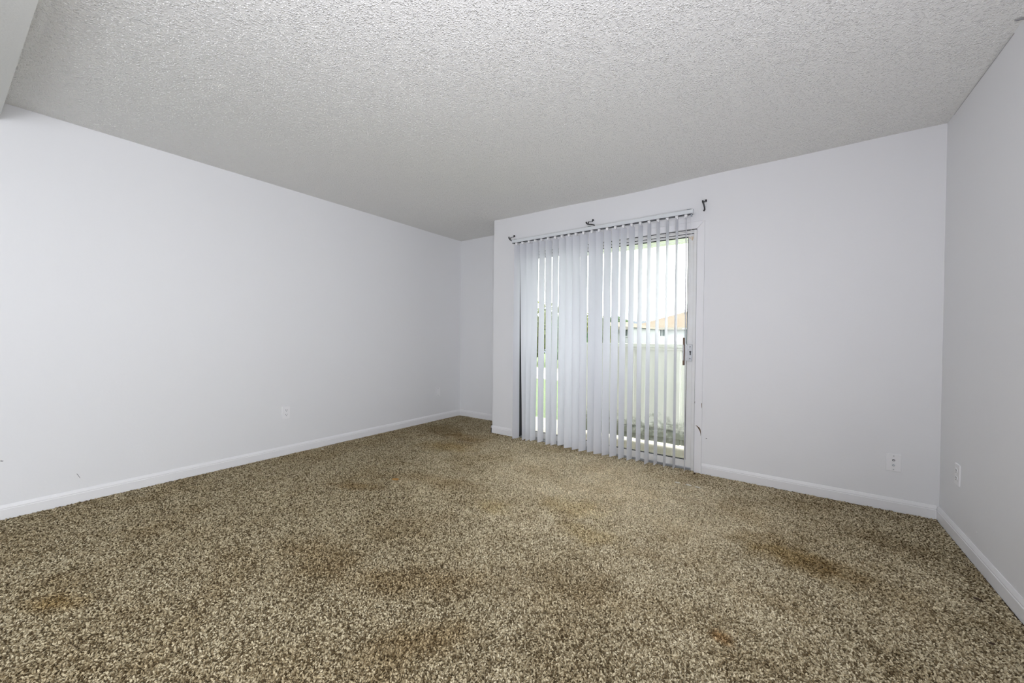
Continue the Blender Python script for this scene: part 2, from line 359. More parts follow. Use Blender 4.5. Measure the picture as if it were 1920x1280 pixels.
def popcorn(o):
    """sprayed lumps of the texture, real relief on the ceiling sheet"""
    bm = bmesh.new(); bmesh.ops.create_icosphere(bm, subdivisions=1, radius=0.0042)
    rnd = random.Random(11)
    for v in bm.verts: v.co *= rnd.uniform(0.8, 1.2); v.co.z *= 0.7
    me = bpy.data.meshes.new('popcorn_lump'); bm.to_mesh(me); bm.free(); me.materials.append(M['popcorn'])
    for p in me.polygons: p.use_smooth = True
    lump = bpy.data.objects.new('popcorn_lump', me)
    ng = bpy.data.node_groups.new('popcorn_lumps', 'GeometryNodeTree')
    ng.interface.new_socket('Geometry', in_out='INPUT', socket_type='NodeSocketGeometry')
    ng.interface.new_socket('Geometry', in_out='OUTPUT', socket_type='NodeSocketGeometry')
    N = ng.nodes.new; L = ng.links.new
    gi, go = N('NodeGroupInput'), N('NodeGroupOutput')
    d = N('GeometryNodeDistributePointsOnFaces'); d.inputs['Density'].default_value = 6500; d.inputs['Seed'].default_value = 8
    io = N('GeometryNodeObjectInfo'); io.inputs['Object'].default_value = lump
    ip = N('GeometryNodeInstanceOnPoints')
    rv = N('FunctionNodeRandomValue'); rv.data_type = 'FLOAT_VECTOR'; rv.inputs[0].default_value = (0, 0, 0); rv.inputs[1].default_value = (0, 0, 6.283)
    rs = N('FunctionNodeRandomValue'); rs.data_type = 'FLOAT'; rs.inputs[2].default_value = 0.35; rs.inputs[3].default_value = 0.9; rs.inputs['Seed'].default_value = 6
    er = N('FunctionNodeEulerToRotation'); jn = N('GeometryNodeJoinGeometry')
    L(gi.outputs[0], d.inputs['Mesh']); L(d.outputs['Points'], ip.inputs['Points']); L(io.outputs['Geometry'], ip.inputs['Instance'])
    L(rv.outputs[0], er.inputs[0]); L(er.outputs[0], ip.inputs['Rotation']); L(rs.outputs[1], ip.inputs['Scale'])
    L(gi.outputs[0], jn.inputs[0]); L(ip.outputs[0], jn.inputs[0]); L(jn.outputs[0], go.inputs[0])
    o.modifiers.new('lumps', 'NODES').node_group = ng
popcorn(ceil_o)
struct(obj('wall_left', boxes((XL-0.12, XL, YR-0.12, D2+0.12, -0.012, H+0.06)), M['wall']), 'long plain white wall on the left')
WY0, WY1, WZ0, WZ1 = -2.4, -0.7, 0.45, 1.95
struct(obj('wall_right', boxes((XR, XR+0.12, YR-0.12, WY0, -0.012, H+0.06), (XR, XR+0.12, WY1, D+0.12, -0.012, H+0.06), (XR, XR+0.12, WY0, WY1, -0.012, WZ0), (XR, XR+0.12, WY0, WY1, WZ1, H+0.06)), M['wall']), 'plain white wall on the right')
OX0, OX1, OZ = -2.425, -0.617, 2.014       # door opening
struct(obj('wall_back', boxes((XC, OX0, D, D+0.12, -0.012, H+0.06), (OX1, XR+0.12, D, D+0.12, -0.012, H+0.06), (OX0, OX1, D, D+0.12, OZ, H+0.06)), M['wall']),
       'white wall holding the sliding door')
struct(obj('wall_alcove_side', boxes((XC, XC+0.12, D+0.12, D2+0.12, -0.012, H+0.06)), M['wall']), 'short return wall of the corner alcove')
struct(obj('wall_alcove', boxes((XL-0.12, XC+0.12, D2, D2+0.12, -0.012, H+0.06)), M['wall']), 'narrow recessed white wall in the far corner')
# plain rear wall, and an added unseen window in the right wall, both behind the camera
struct(obj('wall_rear', boxes((XL, XR, YR-0.12, YR, -0.012, H+0.06)), M['wall']))
struct(obj('unseen_window', boxes((XR+0.03, XR+0.09, WY0, WY0+0.05, WZ0, WZ1), (XR+0.03, XR+0.09, WY1-0.05, WY1, WZ0, WZ1), (XR+0.03, XR+0.09, WY0+0.05, WY1-0.05, WZ0, WZ0+0.05), (XR+0.03, XR+0.09, WY0+0.05, WY1-0.05, WZ1-0.05, WZ1), (XR+0.04, XR+0.08, -1.58, -1.52, WZ0+0.05, WZ1-0.05)), M['trim']))
# dropped header above the opening the picture is taken from
def header_bm():
    z0 = 2.335; bm = bmesh.new()
    yy = lambda x: 0.1363 + (x+2.28)*0.0406
    pts = [(XL, yy(XL)), (XR, yy(XR)), (XR, -0.55), (XL, -0.55)]
    prism(bm, pts, 'z', z0, H+0.03); return bm
struct(obj('trim_2', header_bm(), M['header']), 'dropped white header over the opening near the camera')

# baseboards: flat board with a sloped moulded top
BB = [(0, -0.006), (0.012, -0.006), (0.012, 0.052), (0.0095, 0.056), (0.010, 0.061), (0.005, 0.074), (0.003, 0.079), (0, 0.079)]
def baseboard(name, axis, a, b, face, sgn, label=None):
    bm = bmesh.new()
    prism(bm, [(face + sgn*t, z) for t, z in BB], axis, a, b)
    return struct(obj(name, bm, M['trim']), label)
baseboard('baseboard_left', 'y', YR, D2, XL, 1, 'white baseboard along the left wall')
baseboard('baseboard_right', 'y', YR, D-0.0005, XR, -1, 'white baseboard along the right wall')
baseboard('baseboard_alcove', 'x', XL+0.012, XC-0.0005, D2, -1, 'white baseboard of the corner alcove')
baseboard('baseboard_alcove_side', 'y', D-0.012, D2-0.0125, XC, -1)
baseboard('baseboard_back_left', 'x', XC-0.012, -2.482, D, -1, 'short white baseboard left of the blinds')
baseboard('baseboard_back_right', 'x', -0.5595, XR-0.0125, D, -1, 'white baseboard right of the sliding door')

# ------------------------------------------------------------------ carpet pile
def tuft_mesh():
    bm = bmesh.new(); rings = []; n = 5
    prof = [(0, 0, 0.0040), (0.0004, 0.0050, 0.0048), (0.0026, 0.0088, 0.0044), (0.0058, 0.0108, 0.0030)]
    for k, (x, z, r) in enumerate(prof):
        rings.append([bm.verts.new((x + r*math.cos(2*PI*i/n+k*0.5), r*math.sin(2*PI*i/n+k*0.5), z)) for i in range(n)])
    for a, b in zip(rings, rings[1:]):
        for i in range(n): bm.faces.new((a[i], a[(i+1) % n], b[(i+1) % n], b[i]))
    tip = bm.verts.new((0.0080, 0, 0.0106))
    for i in range(n): bm.faces.new((rings[-1][i], rings[-1][(i+1) % n], tip))
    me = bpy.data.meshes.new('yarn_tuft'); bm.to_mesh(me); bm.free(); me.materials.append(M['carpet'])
    for p in me.polygons: p.use_smooth = True
    return me
def carpet():
    bm = bmesh.new()
    def q(x0, x1, y0, y1): bm.faces.new([bm.verts.new(v) for v in ((x0, y0, -0.0095), (x1, y0, -0.0095), (x1, y1, -0.0095), (x0, y1, -0.0095))])
    e = 0.016
    q(XL+e, XR-e, -0.45, D-e); q(XL+e, XC-e, D-e, D2-e); q(OX0+0.01, OX1-0.01, D-e, D+0.012)
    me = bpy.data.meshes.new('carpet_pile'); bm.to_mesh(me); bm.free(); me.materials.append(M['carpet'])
    o = bpy.data.objects.new('carpet_pile', me); C.objects.link(o)
    tuft = bpy.data.objects.new('yarn_tuft', tuft_mesh())
    ng = bpy.data.node_groups.new('carpet_tufts', 'GeometryNodeTree')
    ng.interface.new_socket('Geometry', in_out='INPUT', socket_type='NodeSocketGeometry')
    ng.interface.new_socket('Geometry', in_out='OUTPUT', socket_type='NodeSocketGeometry')
    N = ng.nodes.new; L = ng.links.new
    gi, go = N('NodeGroupInput'), N('NodeGroupOutput')
    d = N('GeometryNodeDistributePointsOnFaces'); d.inputs['Density'].default_value = 34000; d.inputs['Seed'].default_value = 3
    io = N('GeometryNodeObjectInfo'); io.inputs['Object'].default_value = tuft
    ip = N('GeometryNodeInstanceOnPoints')
    rv = N('FunctionNodeRandomValue'); rv.data_type = 'FLOAT_VECTOR'
    rv.inputs[0].default_value = (-0.5, -0.5, 0); rv.inputs[1].default_value = (0.5, 0.5, 6.283)
    rs = N('FunctionNodeRandomValue'); rs.data_type = 'FLOAT'; rs.inputs[2].default_value = 0.5; rs.inputs[3].default_value = 0.88; rs.inputs['Seed'].default_value = 5
    er = N('FunctionNodeEulerToRotation')
    L(gi.outputs[0], d.inputs['Mesh']); L(d.outputs['Points'], ip.inputs['Points']); L(io.outputs['Geometry'], ip.inputs['Instance'])
    L(rv.outputs[0], er.inputs[0]); L(er.outputs[0], ip.inputs['Rotation']); L(rs.outputs[1], ip.inputs['Scale'])
    jn = N('GeometryNodeJoinGeometry'); L(gi.outputs[0], jn.inputs[0]); L(ip.outputs[0], jn.inputs[0]); L(jn.outputs[0], go.inputs[0])
    md = o.modifiers.new('tufts', 'NODES'); md.node_group = ng
    tag(o, 'worn brown and beige flecked carpet pile with dark stains', 'carpet', kind='stuff')
carpet()

# ------------------------------------------------------------------ door casing (trim_1)
tr = struct(empty('trim_1', (-1.52, D, 0)), 'white mitred casing around the sliding door')
def casing(pts):
    """pts = outline in the wall plane (x, z); a board with eased face, standing 14 mm proud of the wall"""
    bm = bmesh.new(); prism(bm, pts, 'y', D, D-0.014)
    bmesh.ops.bevel(bm, geom=[e for e in bm.edges if all(v.co.y < D-0.013 for v in e.verts)], offset=0.003, segments=2, affect='EDGES', profile=0.5)
    return bm
g = 0.0006
part('right_board', casing([(-0.617, -0.006), (-0.5605, -0.006), (-0.5605, 2.0715-g), (-0.617, 2.014-g)]), M['trim'], tr)
part('head_board', casing([(-2.425, 2.014), (-0.617, 2.014), (-0.5605, 2.0715), (-2.4815, 2.0715)]), M['trim'], tr)
part('left_board', casing([(-2.4815, -0.006), (-2.425, -0.006), (-2.425, 2.014-g), (-2.4815, 2.0715-g)]), M['trim'], tr)
# chipped paint near the foot of the right board
def sliver(pts, y, t=0.0012):
    bm = bmesh.new(); prism(bm, pts, 'y', y, y-t); return bm
part('paint_chip', sliver([(-0.6085, 0.388), (-0.597, 0.386), (-0.586, 0.379), (-0.577, 0.372), (-0.569, 0.358), (-0.5665, 0.340), (-0.5645, 0.318), (-0.567, 0.305), (-0.5685, 0.322), (-0.572, 0.338), (-0.579, 0.353), (-0.587, 0.366), (-0.596, 0.379)], D-0.0138), M['chip'], tr, label='brown chip of bare wood on white casing')
part('paint_chip', sliver([(-0.5655, 0.574), (-0.5615, 0.578), (-0.5615, 0.530), (-0.5645, 0.545)], D-0.0138), M['chip'], tr, label='brown chip of bare wood on white casing')
part('paint_chip', sliver([(-0.6165, 0.575), (-0.613, 0.590), (-0.6135, 0.566)], D-0.0138), M['chip'], tr, label='brown chip of bare wood on white casing')

# ------------------------------------------------------------------ sliding glass door (door_1)
dr = struct(empty('door_1', (-1.52, D+0.06, 0)), 'white sliding glass patio door behind the blinds')
e = 0.001
part('jamb', boxes((OX1-0.026, OX1-e, D+0.004, D+0.118, 0.0, OZ-e), bev=0.002), M['alu_white'], dr)
part('jamb', boxes((OX0+e, OX0+0.026, D+0.004, D+0.118, 0.0, OZ-e), bev=0.002), M['gasket_shade'], dr, label='left jamb with shade painted dark in the gap behind the first slat')  # shade on the left jamb put into a dark colour
part('head_frame', boxes((OX0+0.026+e, OX1-0.026-e, D+0.004, D+0.118, OZ-0.012, OZ-e), (OX0+0.026+e, OX1-0.026-e, D+0.024, D+0.031, OZ-0.026, OZ-0.012), (OX0+0.026+e, OX1-0.026-e, D+0.070, D+0.076, OZ-0.03, OZ-0.012)), M['alu_white'], dr)
part('shadow_strip', boxes((OX0+0.003, OX1-0.003, D+0.0015, D+0.0038, 2.0085, 2.0132)), M['gasket_shade'], dr, label='dark strip painting the shadow gap under the casing')  # thin dark strips put where only shadow gaps show
part('shadow_strip', boxes((OX0+0.03, OX1-0.03, D+0.0255, D+0.0325, 1.9835, 1.9878)), M['gasket_shade'], dr, label='dark strip painting the shadow gap above the sliding panel')
part('shadow_strip', boxes((OX1-0.0035, OX1-0.0008, D+0.0015, D+0.0038, 0.0, 2.008)), M['grey_slot'], dr, label='dark strip painting the shadow gap beside the right casing')
part('sill_track', boxes((OX0+0.026+e, OX1-0.026-e, D+0.014, D+0.118, -0.008, 0.006), (OX0+0.026+e, OX1-0.026-e, D+0.044, D+0.048, 0.006, 0.013), (OX0+0.026+e, OX1-0.026-e, D+0.086, D+0.090, 0.006, 0.013)), M['alu'], dr)
def panel(name, x0, x1, y0, y1, sl, sr, mat_):
    zb, zt = 0.014, 1.997; rb, rt = 0.072, 1.966
    ym = (y0+y1)/2
    fr = part(name, boxes((x0, x0+sl, y0, y1, zb, zt), (x1-sr, x1, y0, y1, zb, zt), (x0+sl, x1-sr, y0, y1, zb, rb), (x0+sl, x1-sr, y0, y1, rt, zt), bev=0.0015), mat_, dr)
    gk = 0.005
    part('glazing_gasket', boxes((x0+sl, x0+sl+gk, y0+0.004, y1-0.004, rb, rt), (x1-sr-gk, x1-sr, y0+0.004, y1-0.004, rb, rt), (x0+sl+gk, x1-sr-gk, y0+0.004, y1-0.004, rb, rb+gk), (x0+sl+gk, x1-sr-gk, y0+0.004, y1-0.004, rt-gk, rt)), M['gasket_shade'], fr)
    part('glass_pane', boxes((x0+sl+0.001, x1-sr-0.001, ym-0.002, ym+0.002, rb+0.001, rt-0.001)), M['glass'], fr)
    return fr
sp = panel('sliding_panel', -1.555, -0.6445, D+0.033, D+0.061, 0.05, 0.047, M['alu_white'])
fp = panel('fixed_panel', OX0+0.0275, -1.505, D+0.075, D+0.103, 0.04, 0.05, M['alu_white'])
# latch plate, keyhole, pull handle
part('latch_plate', boxes((-0.692, -0.6475, D+0.020, D+0.0325, 0.914, 1.054), bev=0.002), M['alu'], sp, label='pale metal latch plate')
bm = bmesh.new(); disc(bm, (-0.6625, D+0.0203, 0.993), (0, -1, 0), 0.008, 0.0015); box(bm, -0.6665, -0.6570, D+0.0188, D+0.0203, 0.965, 0.992)
part('keyhole', bm, M['grey_slot'], sp)
for z in (1.035, 0.936):
    bm = bmesh.new(); disc(bm, (-0.664, D+0.0203, z), (0, -1, 0), 0.0042, 0.002); part('screw', bm, M['grey_slot'], sp)
part('pull_handle', boxes((-0.704, -0.690, D-0.008, D+0.022, 0.918, 1.050), bev=0.003), M['alu_white'], sp)
part('grip', boxes((-0.712, -0.697, D-0.030, D-0.006, 0.880, 1.112), bev=0.004), M['wood_grip'], sp, label='brown wooden pull grip')
part('grip_face', boxes((-0.7125, -0.7035, D-0.0335, D-0.0295, 0.920, 1.052), bev=0.001), M['alu'], sp)
part('frame_stain', sliver([(-0.690, 1.962), (-0.650, 1.967), (-0.652, 1.945), (-0.662, 1.925), (-0.668, 1.938), (-0.682, 1.950)], D+0.0331), M['rust'], sp, label='rusty stain at the top corner of door frame')

# ------------------------------------------------------------------ vertical blind
VY = D - 0.09
SL = [(-2.3719, 79.2, -2.368, 70.2, 0.012), (-2.2896, 77.0, -2.2646, 93.4, 0.017), (-2.2135, 76.2, -2.2122, 89.3, 0.016), (-2.1393, 76.9, -2.1501, 81.6, 0.023), (-2.0594, 80.1, -2.0577, 79.4, 0.025), (-1.9797, 75.0, -1.966, 81.9, 0.017), (-1.9016, 77.1, -1.9036, 79.2, 0.021), (-1.8244, 69.1, -1.8199, 72.1, 0.032), (-1.7477, 64.6, -1.7422, 59.6, 0.02), (-1.6711, 63.5, -1.6616, 66.6, 0.018), (-1.593, 64.5, -1.5888, 65.2, 0.016), (-1.5073, 62.9, -1.5033, 69.2, 0.024), (-1.4359, 65.0, -1.4319, 56.8, 0.017), (-1.3572, 66.7, -1.355, 66.4, 0.021), (-1.2809, 66.2, -1.2821, 67.2, 0.023), (-1.2071, 73.7, -1.2062, 75.7, 0.018), (-1.132, 75.8, -1.1313, 78.3, 0.021), (-1.0561, 81.5, -1.0539, 81.0, 0.028), (-0.9816, 85.4, -0.98, 82.6, 0.017), (-0.9069, 86.7, -0.9054, 86.3, 0.025), (-0.8315, 89.5, -0.8308, 90.5, 0.025), (-0.7566, 89.7, -0.7548, 89.1, 0.025), (-0.6844, 96.6, -0.6747, 96.7, 0.023)]
vb = tag(empty('vertical_blind', (-1.53, VY, 0)), 'white vertical blind with half open vinyl slats across the glass door', 'blind')
def headrail_bm():
    bm = bmesh.new(); z0, z1, yf, yb = 2.116, 2.150, VY-0.021, VY+0.021
    prof = [(yf, z0), (yf, z1-0.004), (yf+0.004, z1), (yb-0.004, z1), (yb, z1-0.004), (yb, z0), (VY+0.006, z0), (VY+0.006, z0+0.012), (VY-0.006, z0+0.012), (VY-0.006, z0)]
    prism(bm, prof, 'x', -2.428, -0.638); return bm
hr = part('headrail', headrail_bm(), M['rail'], vb)
part('rail_shadow', boxes((-2.426, -0.640, VY-0.019, VY-0.007, 2.1135, 2.1158), (-2.426, -0.640, VY+0.007, VY+0.019, 2.1135, 2.1158)), M['gasket_shade'], hr, label='dark strips painting the shadow under the headrail')  # shade of the rail's underside put in as dark strips
for x0, x1 in ((-2.432, -2.4275), (-0.6385, -0.634)):
    part('end_cap', boxes((x0, x1, VY-0.022, VY+0.022, 2.113, 2.151), bev=0.001), M['rail'], hr)
for x in (-2.39, -1.535, -0.665):
    part('mounting_clip', boxes((x-0.016, x+0.016, VY-0.018, D-0.0005, 2.1505, 2.1535), (x-0.016, x+0.016, D-0.003, D-0.0005, 2.1535, 2.168)), M['steel'], hr, label='grey steel mounting clip')
part('cord_pulley', boxes((-0.652, -0.640, VY-0.016, VY-0.002, 2.092, 2.1155), bev=0.002), M['steel'], hr, label='blue grey cord pulley under the rail end')
bm = bmesh.new(); tube(bm, [(-0.646, VY-0.012, 2.095), (-0.647, VY-0.012, 1.6), (-0.649, VY-0.011, 1.15), (-0.655, VY-0.008, 1.02), (-0.650, VY-0.006, 1.15), (-0.647, VY-0.005, 1.6), (-0.646, VY-0.005, 2.095)], 0.0012, 6)
part('pull_cord', bm, M['white_plastic'], vb)
def slat_bm(xt, at, xb, ab, zb):
    bm = bmesh.new(); zt = 2.096; zA, zB = 1.74, 0.28; nz, nw = 24, 8; rows = []
    for j in range(nz+1):
        z = zt + (zb-zt)*j/nz; t = (zA-z)/(zA-zB)
        x = xt + (xb-xt)*t; a = math.radians(at + (ab-at)*max(-0.1, min(1.1, t)))
        row = []
        for i in range(nw+1):
            s = (i/nw-0.5); u = s*0.0895; v = 0.003*(0.25 - s*s)*4
            row.append(bm.verts.new((x + u*math.cos(a) + v*math.sin(a), VY + u*math.sin(a) - v*math.cos(a), z)))
        rows.append(row)
    for j in range(nz):
        for i in range(nw): bm.faces.new((rows[j][i], rows[j][i+1], rows[j+1][i+1], rows[j+1][i]))
    return bm
for xt, at, xb, ab, zb in SL:
    s = part('slat', slat_bm(xt, at, xb, ab, zb), M['slat'], vb, smooth=True)
    t = 0.36/1.46; xk = xt - (xb-xt)*t
    bm = bmesh.new(); tube(bm, [(xk, VY, 2.127), (xk, VY, 2.106)], 0.0035, 8); box(bm, xk-0.010, xk+0.010, VY-0.022, VY+0.010, 2.088, 2.1125)
    part('carrier_clip', bm, M['white_plastic'], s)

# ------------------------------------------------------------------ curtain rod brackets
BRK = {'left': [(-2.464, 3.472, 2.14), (-2.457, 3.426, 2.144), (-2.444, 3.346, 2.153), (-2.432, 3.316, 2.156), (-2.426, 3.306, 2.168)],
       'left_up': [(-2.440, 3.340, 2.153), (-2.439, 3.350, 2.163), (-2.440, 3.362, 2.176), (-2.457, 3.416, 2.193), (-2.472, 3.456, 2.206), (-2.472, 3.464, 2.221)],
       'mid': [(-1.529, 3.474, 2.172), (-1.528, 3.466, 2.189), (-1.529, 3.396, 2.177), (-1.535, 3.346, 2.167), (-1.538, 3.321, 2.168), (-1.537, 3.306, 2.178)],
       'mid_up': [(-1.536, 3.343, 2.166), (-1.538, 3.352, 2.178), (-1.541, 3.369, 2.197), (-1.541, 3.416, 2.208), (-1.542, 3.456, 2.221), (-1.541, 3.464, 2.240)],
       'right': [(-0.572, 3.472, 2.150), (-0.563, 3.460, 2.157), (-0.558, 3.416, 2.166), (-0.554, 3.346, 2.172), (-0.554, 3.321, 2.173), (-0.553, 3.306, 2.182)],
       'right_up': [(-0.554, 3.343, 2.171), (-0.553, 3.352, 2.181), (-0.554, 3.371, 2.197), (-0.557, 3.416, 2.208), (-0.559, 3.456, 2.216), (-0.555, 3.464, 2.231)]}
for k, lab in (('left', 'black metal curtain rod bracket above the left end of the blind'), ('mid', 'black metal curtain rod bracket above the middle of the blind'), ('right', 'black metal curtain rod bracket on the wall right of the blind')):
    lo = BRK[k]; b = tag(empty('curtain_bracket', (lo[0][0], D, lo[0][2])), lab, 'bracket', 'black curtain rod brackets over the door')
    bm = bmesh.new(); strap(bm, lo, 0.011, 0.007); part('lower_arm', bm, M['black_iron'], b)
    bm = bmesh.new(); strap(bm, BRK[k+'_up'], 0.010, 0.0045); part('upper_arm', bm, M['black_iron'], b)
    x, y, z = BRK[k+'_up'][-1]
    part('wall_tab', boxes((x-0.006, x+0.006, y-0.004, D-0.0003, z-0.010, z+0.006), bev=0.001), M['black_iron'], b)

# ------------------------------------------------------------------ wall plates
def wall_frame(origin, right, out):
    """returns function mapping (u along wall, depth out of the wall, z) to world"""
    o, r, n = Vector(origin), Vector(right), Vector(out)
    return lambda u, d, z: o + r*u + n*d + Vector((0, 0, z))
def place(bm, W):
    for v in bm.verts: v.co = W(v.co.x, v.co.y, v.co.z)
    return bm
def plate_bm(w_, h_, t_=0.006):
    bm = bmesh.new(); box(bm, -w_/2, w_/2, 0.0, t_, -h_/2, h_/2)
    bmesh.ops.bevel(bm, geom=[e for e in bm.edges if any(v.co.y > t_-1e-5 for v in e.verts)], offset=0.0025, segments=2, affect='EDGES', profile=0.6)
    return bm
def screw(root, W, z, m):
    bm = bmesh.new(); disc(bm, (0, 0.0058, z), (0, 1, 0), 0.0036, 0.0014, 12); part('screw', place(bm, W), m, root)
def duplex(name, origin, right, out, label):
    W = wall_frame(origin, right, out); root = tag(empty(name, origin), label, 'outlet', 'electrical wall outlets')
    part('cover_plate', place(plate_bm(0.072, 0.116), W), M['white_plastic'], root)
    for z in (0.0205, -0.0205):
        bm = bmesh.new()
        pts = [(0.0165*math.cos(a), max(-0.0125, min(0.0125, 0.0170*math.sin(a)))) for a in [2*PI*i/24 for i in range(24)]]
        prism(bm, [(x, zz+z) for x, zz in pts], 'y', 0.0055, 0.0085)
        sock = part('socket_face', place(bm, W), M['white_plastic'], root)
        for u, hh in ((-0.0066, 0.0050), (0.0066, 0.0042)):
            bm = bmesh.new(); box(bm, u-0.0014, u+0.0014, 0.0080, 0.0090, z+0.0035-hh, z+0.0035+hh); part('slot', place(bm, W), M['grey_slot'], sock)
        bm = bmesh.new(); disc(bm, (0, 0.0080, z-0.0075), (0, 1, 0), 0.0030, 0.0010, 12); part('ground_hole', place(bm, W), M['grey_slot'], sock)
    screw(root, W, 0, M['white_plastic'])
    return root
duplex('duplex_outlet', (XL, 1.658, 0.386), (0, 1, 0), (1, 0, 0), 'white duplex outlet on the left wall with dark slots')
duplex('duplex_outlet', (XR, 3.165, 0.364), (0, -1, 0), (-1, 0, 0), 'white duplex outlet on the right wall seen edge on')
# plate with two screws by the alcove corner
o3 = (XL, 3.548, 0.371); W = wall_frame(o3, (0, 1, 0), (1, 0, 0))
r3 = tag(empty('phone_plate', o3), 'small white wall plate with two dark screws near the alcove corner', 'wall plate')
part('cover_plate', place(plate_bm(0.072, 0.116), W), M['white_plastic'], r3)
bm = bmesh.new(); box(bm, -0.017, 0.017, 0.0055, 0.0080, -0.033, 0.033, bev=0.001); part('insert', place(bm, W), M['white_plastic'], r3)
for z in (0.046, -0.046): screw(r3, W, z, M['dark'])
# coax plate on the door wall
o4 = (0.572, D, 0.3095); W = wall_frame(o4, (1, 0, 0), (0, -1, 0))
r4 = tag(empty('cable_plate', o4), 'white cable wall plate with two round jacks right of the door', 'wall plate')
part('cover_plate', place(plate_bm(0.073, 0.112), W), M['white_plastic'], r4)
for z in (0.0165, -0.0165):
    bm = bmesh.new(); disc(bm, (0, 0.0058, z), (0, 1, 0), 0.0068, 0.0025, 16); disc(bm, (0, 0.0083, z), (0, 1, 0), 0.0048, 0.006, 12)
    j = part('cable_jack', place(bm, W), M['steel'] if z < 0 else M['grey_slot'], r4)
    bm = bmesh.new(); disc(bm, (0, 0.0143, z), (0, 1, 0), 0.0030, 0.0004, 12); part('jack_core', place(bm, W), M['white_plastic'], j)
for z in (0.044, -0.044): screw(r4, W, z, M['alu'])

# ------------------------------------------------------------------ marks on the walls and ceiling
def mark(name, parent, pts3, t, out, m, label):
    bm = bmesh.new(); n = Vector(out)*t
    A = [bm.verts.new(Vector(p)) for p in pts3]; B = [bm.verts.new(Vector(p)+n) for p in pts3]
    bm.faces.new(A); bm.faces.new(B[::-1]); k = len(pts3)
    for i in range(k): bm.faces.new((A[i], A[(i+1) % k], B[(i+1) % k], B[i]))
    o = obj(name, bm, m, parent); o['label'] = label; return o
wl, wr, ce, wb = (bpy.data.objects[n] for n in ('wall_left', 'wall_right', 'ceiling', 'wall_back'))
mark('scratch', wl, [(XL, 0.374, 0.183), (XL, 0.378, 0.183), (XL, 0.391, 0.150), (XL, 0.388, 0.151)], 0.0006, (1, 0, 0), M['scuff'], 'thin grey scratch low on the left wall')
mark('scratch', wl, [(XL, 0.074, 0.342), (XL, 0.079, 0.346), (XL, 0.089, 0.340), (XL, 0.084, 0.336)], 0.0006, (1, 0, 0), M['scuff'], 'small grey nick on the left wall')
mark('nail_patch', wr, [(XR, 2.886, 0.156), (XR, 2.902, 0.158), (XR, 2.905, 0.150), (XR, 2.890, 0.147)], 0.0008, (-1, 0, 0), M['white_plastic'], 'tiny white filler spot low on the right wall')
mark('scuff_dot', wb, [(-0.531, D, 0.291), (-0.524, D, 0.292), (-0.520, D, 0.287), (-0.526, D, 0.283), (-0.532, D, 0.286)], 0.0006, (0, -1, 0), M['scuff'], 'grey scuff beside the door casing')
mark('ceiling_crack', ce, [(0.748, 2.519, H-0.0005), (0.759, 2.527, H-0.0005), (0.779, 2.531, H-0.0005), (0.779, 2.523, H-0.0005), (0.762, 2.522, H-0.0005)], 0.004, (0, 0, -1), M['scuff'], 'short dark crack where ceiling meets the right wall')
mark('ceiling_crack', ce, [(0.7772, 2.62, H-0.003), (0.7792, 2.62, H-0.003), (0.7792, 3.36, H-0.003), (0.7784, 3.36, H-0.003), (0.7778, 3.0, H-0.003)], 0.002, (0, 0, -1), M['crack'], 'long thin crack along the ceiling edge')

# ------------------------------------------------------------------ bits on the carpet
def blob(name, x, y, L_, W_, ang, hgt, m, label, cat, group=None, seed=0):
    rnd = random.Random(seed); bm = bmesh.new(); n = 12; ca, sa = math.cos(ang), math.sin(ang)
    lo, hi = [], []
    for i in range(n):
        a = 2*PI*i/n; r = rnd.uniform(0.75, 1.1)
        u, v = L_/2*math.cos(a)*r, W_/2*math.sin(a)*r
        z = 0.003 + hgt*rnd.uniform(0, 0.5)
        lo.append(bm.verts.new((u*ca-v*sa, u*sa+v*ca, z))); hi.append(bm.verts.new((0.8*(u*ca-v*sa), 0.8*(u*sa+v*ca), z+hgt*0.5)))
    cen = bm.verts.new((0, 0, 0.003+hgt))
    for i in range(n):
        bm.faces.new((lo[i], lo[(i+1) % n], hi[(i+1) % n], hi[i])); bm.faces.new((hi[i], hi[(i+1) % n], cen))
    bm.faces.new(lo[::-1])
    o = obj(name, bm, m); o.location = (x, y, 0); return tag(o, label, cat, group)
blob('dry_leaf', -2.413+0.0, 1.855, 0.058, 0.026, 0.5, 0.015, M['leaf_brown'], 'curled orange brown dry leaf lying on the carpet', 'leaf', seed=2)
blob('dry_leaf', 0.676, 2.478, 0.030, 0.013, -0.4, 0.008, M['debris'], 'dark dry leaf scrap on carpet near the right baseboard', 'leaf', seed=3)
blob('debris_crumb', 0.619, 2.144, 0.020, 0.012, 0.2, 0.007, M['debris'], 'dark crumb on carpet nearest the lower right corner', 'crumb', seed=4)
blob('debris_crumb', -0.600, 3.405, 0.016, 0.014, 0.0, 0.008, M['debris'], 'black crumb on carpet at the foot of the door casing', 'crumb', seed=5)
for i, (x, y, lab) in enumerate(((-2.175, 1.624, 'dark crumb on carpet just below the dry leaf'), (-2.09, 1.677, 'dark crumb on carpet below and right of the dry leaf'), (-1.911, 1.359, 'right one of two dark crumbs well below the dry leaf'), (-1.991, 1.339, 'left one of two dark crumbs well below the dry leaf'), (-2.57, 2.022, 'dark crumb on carpet just above the dry leaf'))):
    blob('debris_crumb', x, y, 0.016, 0.010, i*0.7, 0.008, M['debris'], lab, 'crumb', 'dark crumbs around the dry leaf', seed=30+i)
blob('lint', -3.618, 1.935, 0.022, 0.012, 0.6, 0.008, M['cream'], 'white scrap of lint on carpet by the left baseboard', 'lint', seed=40)
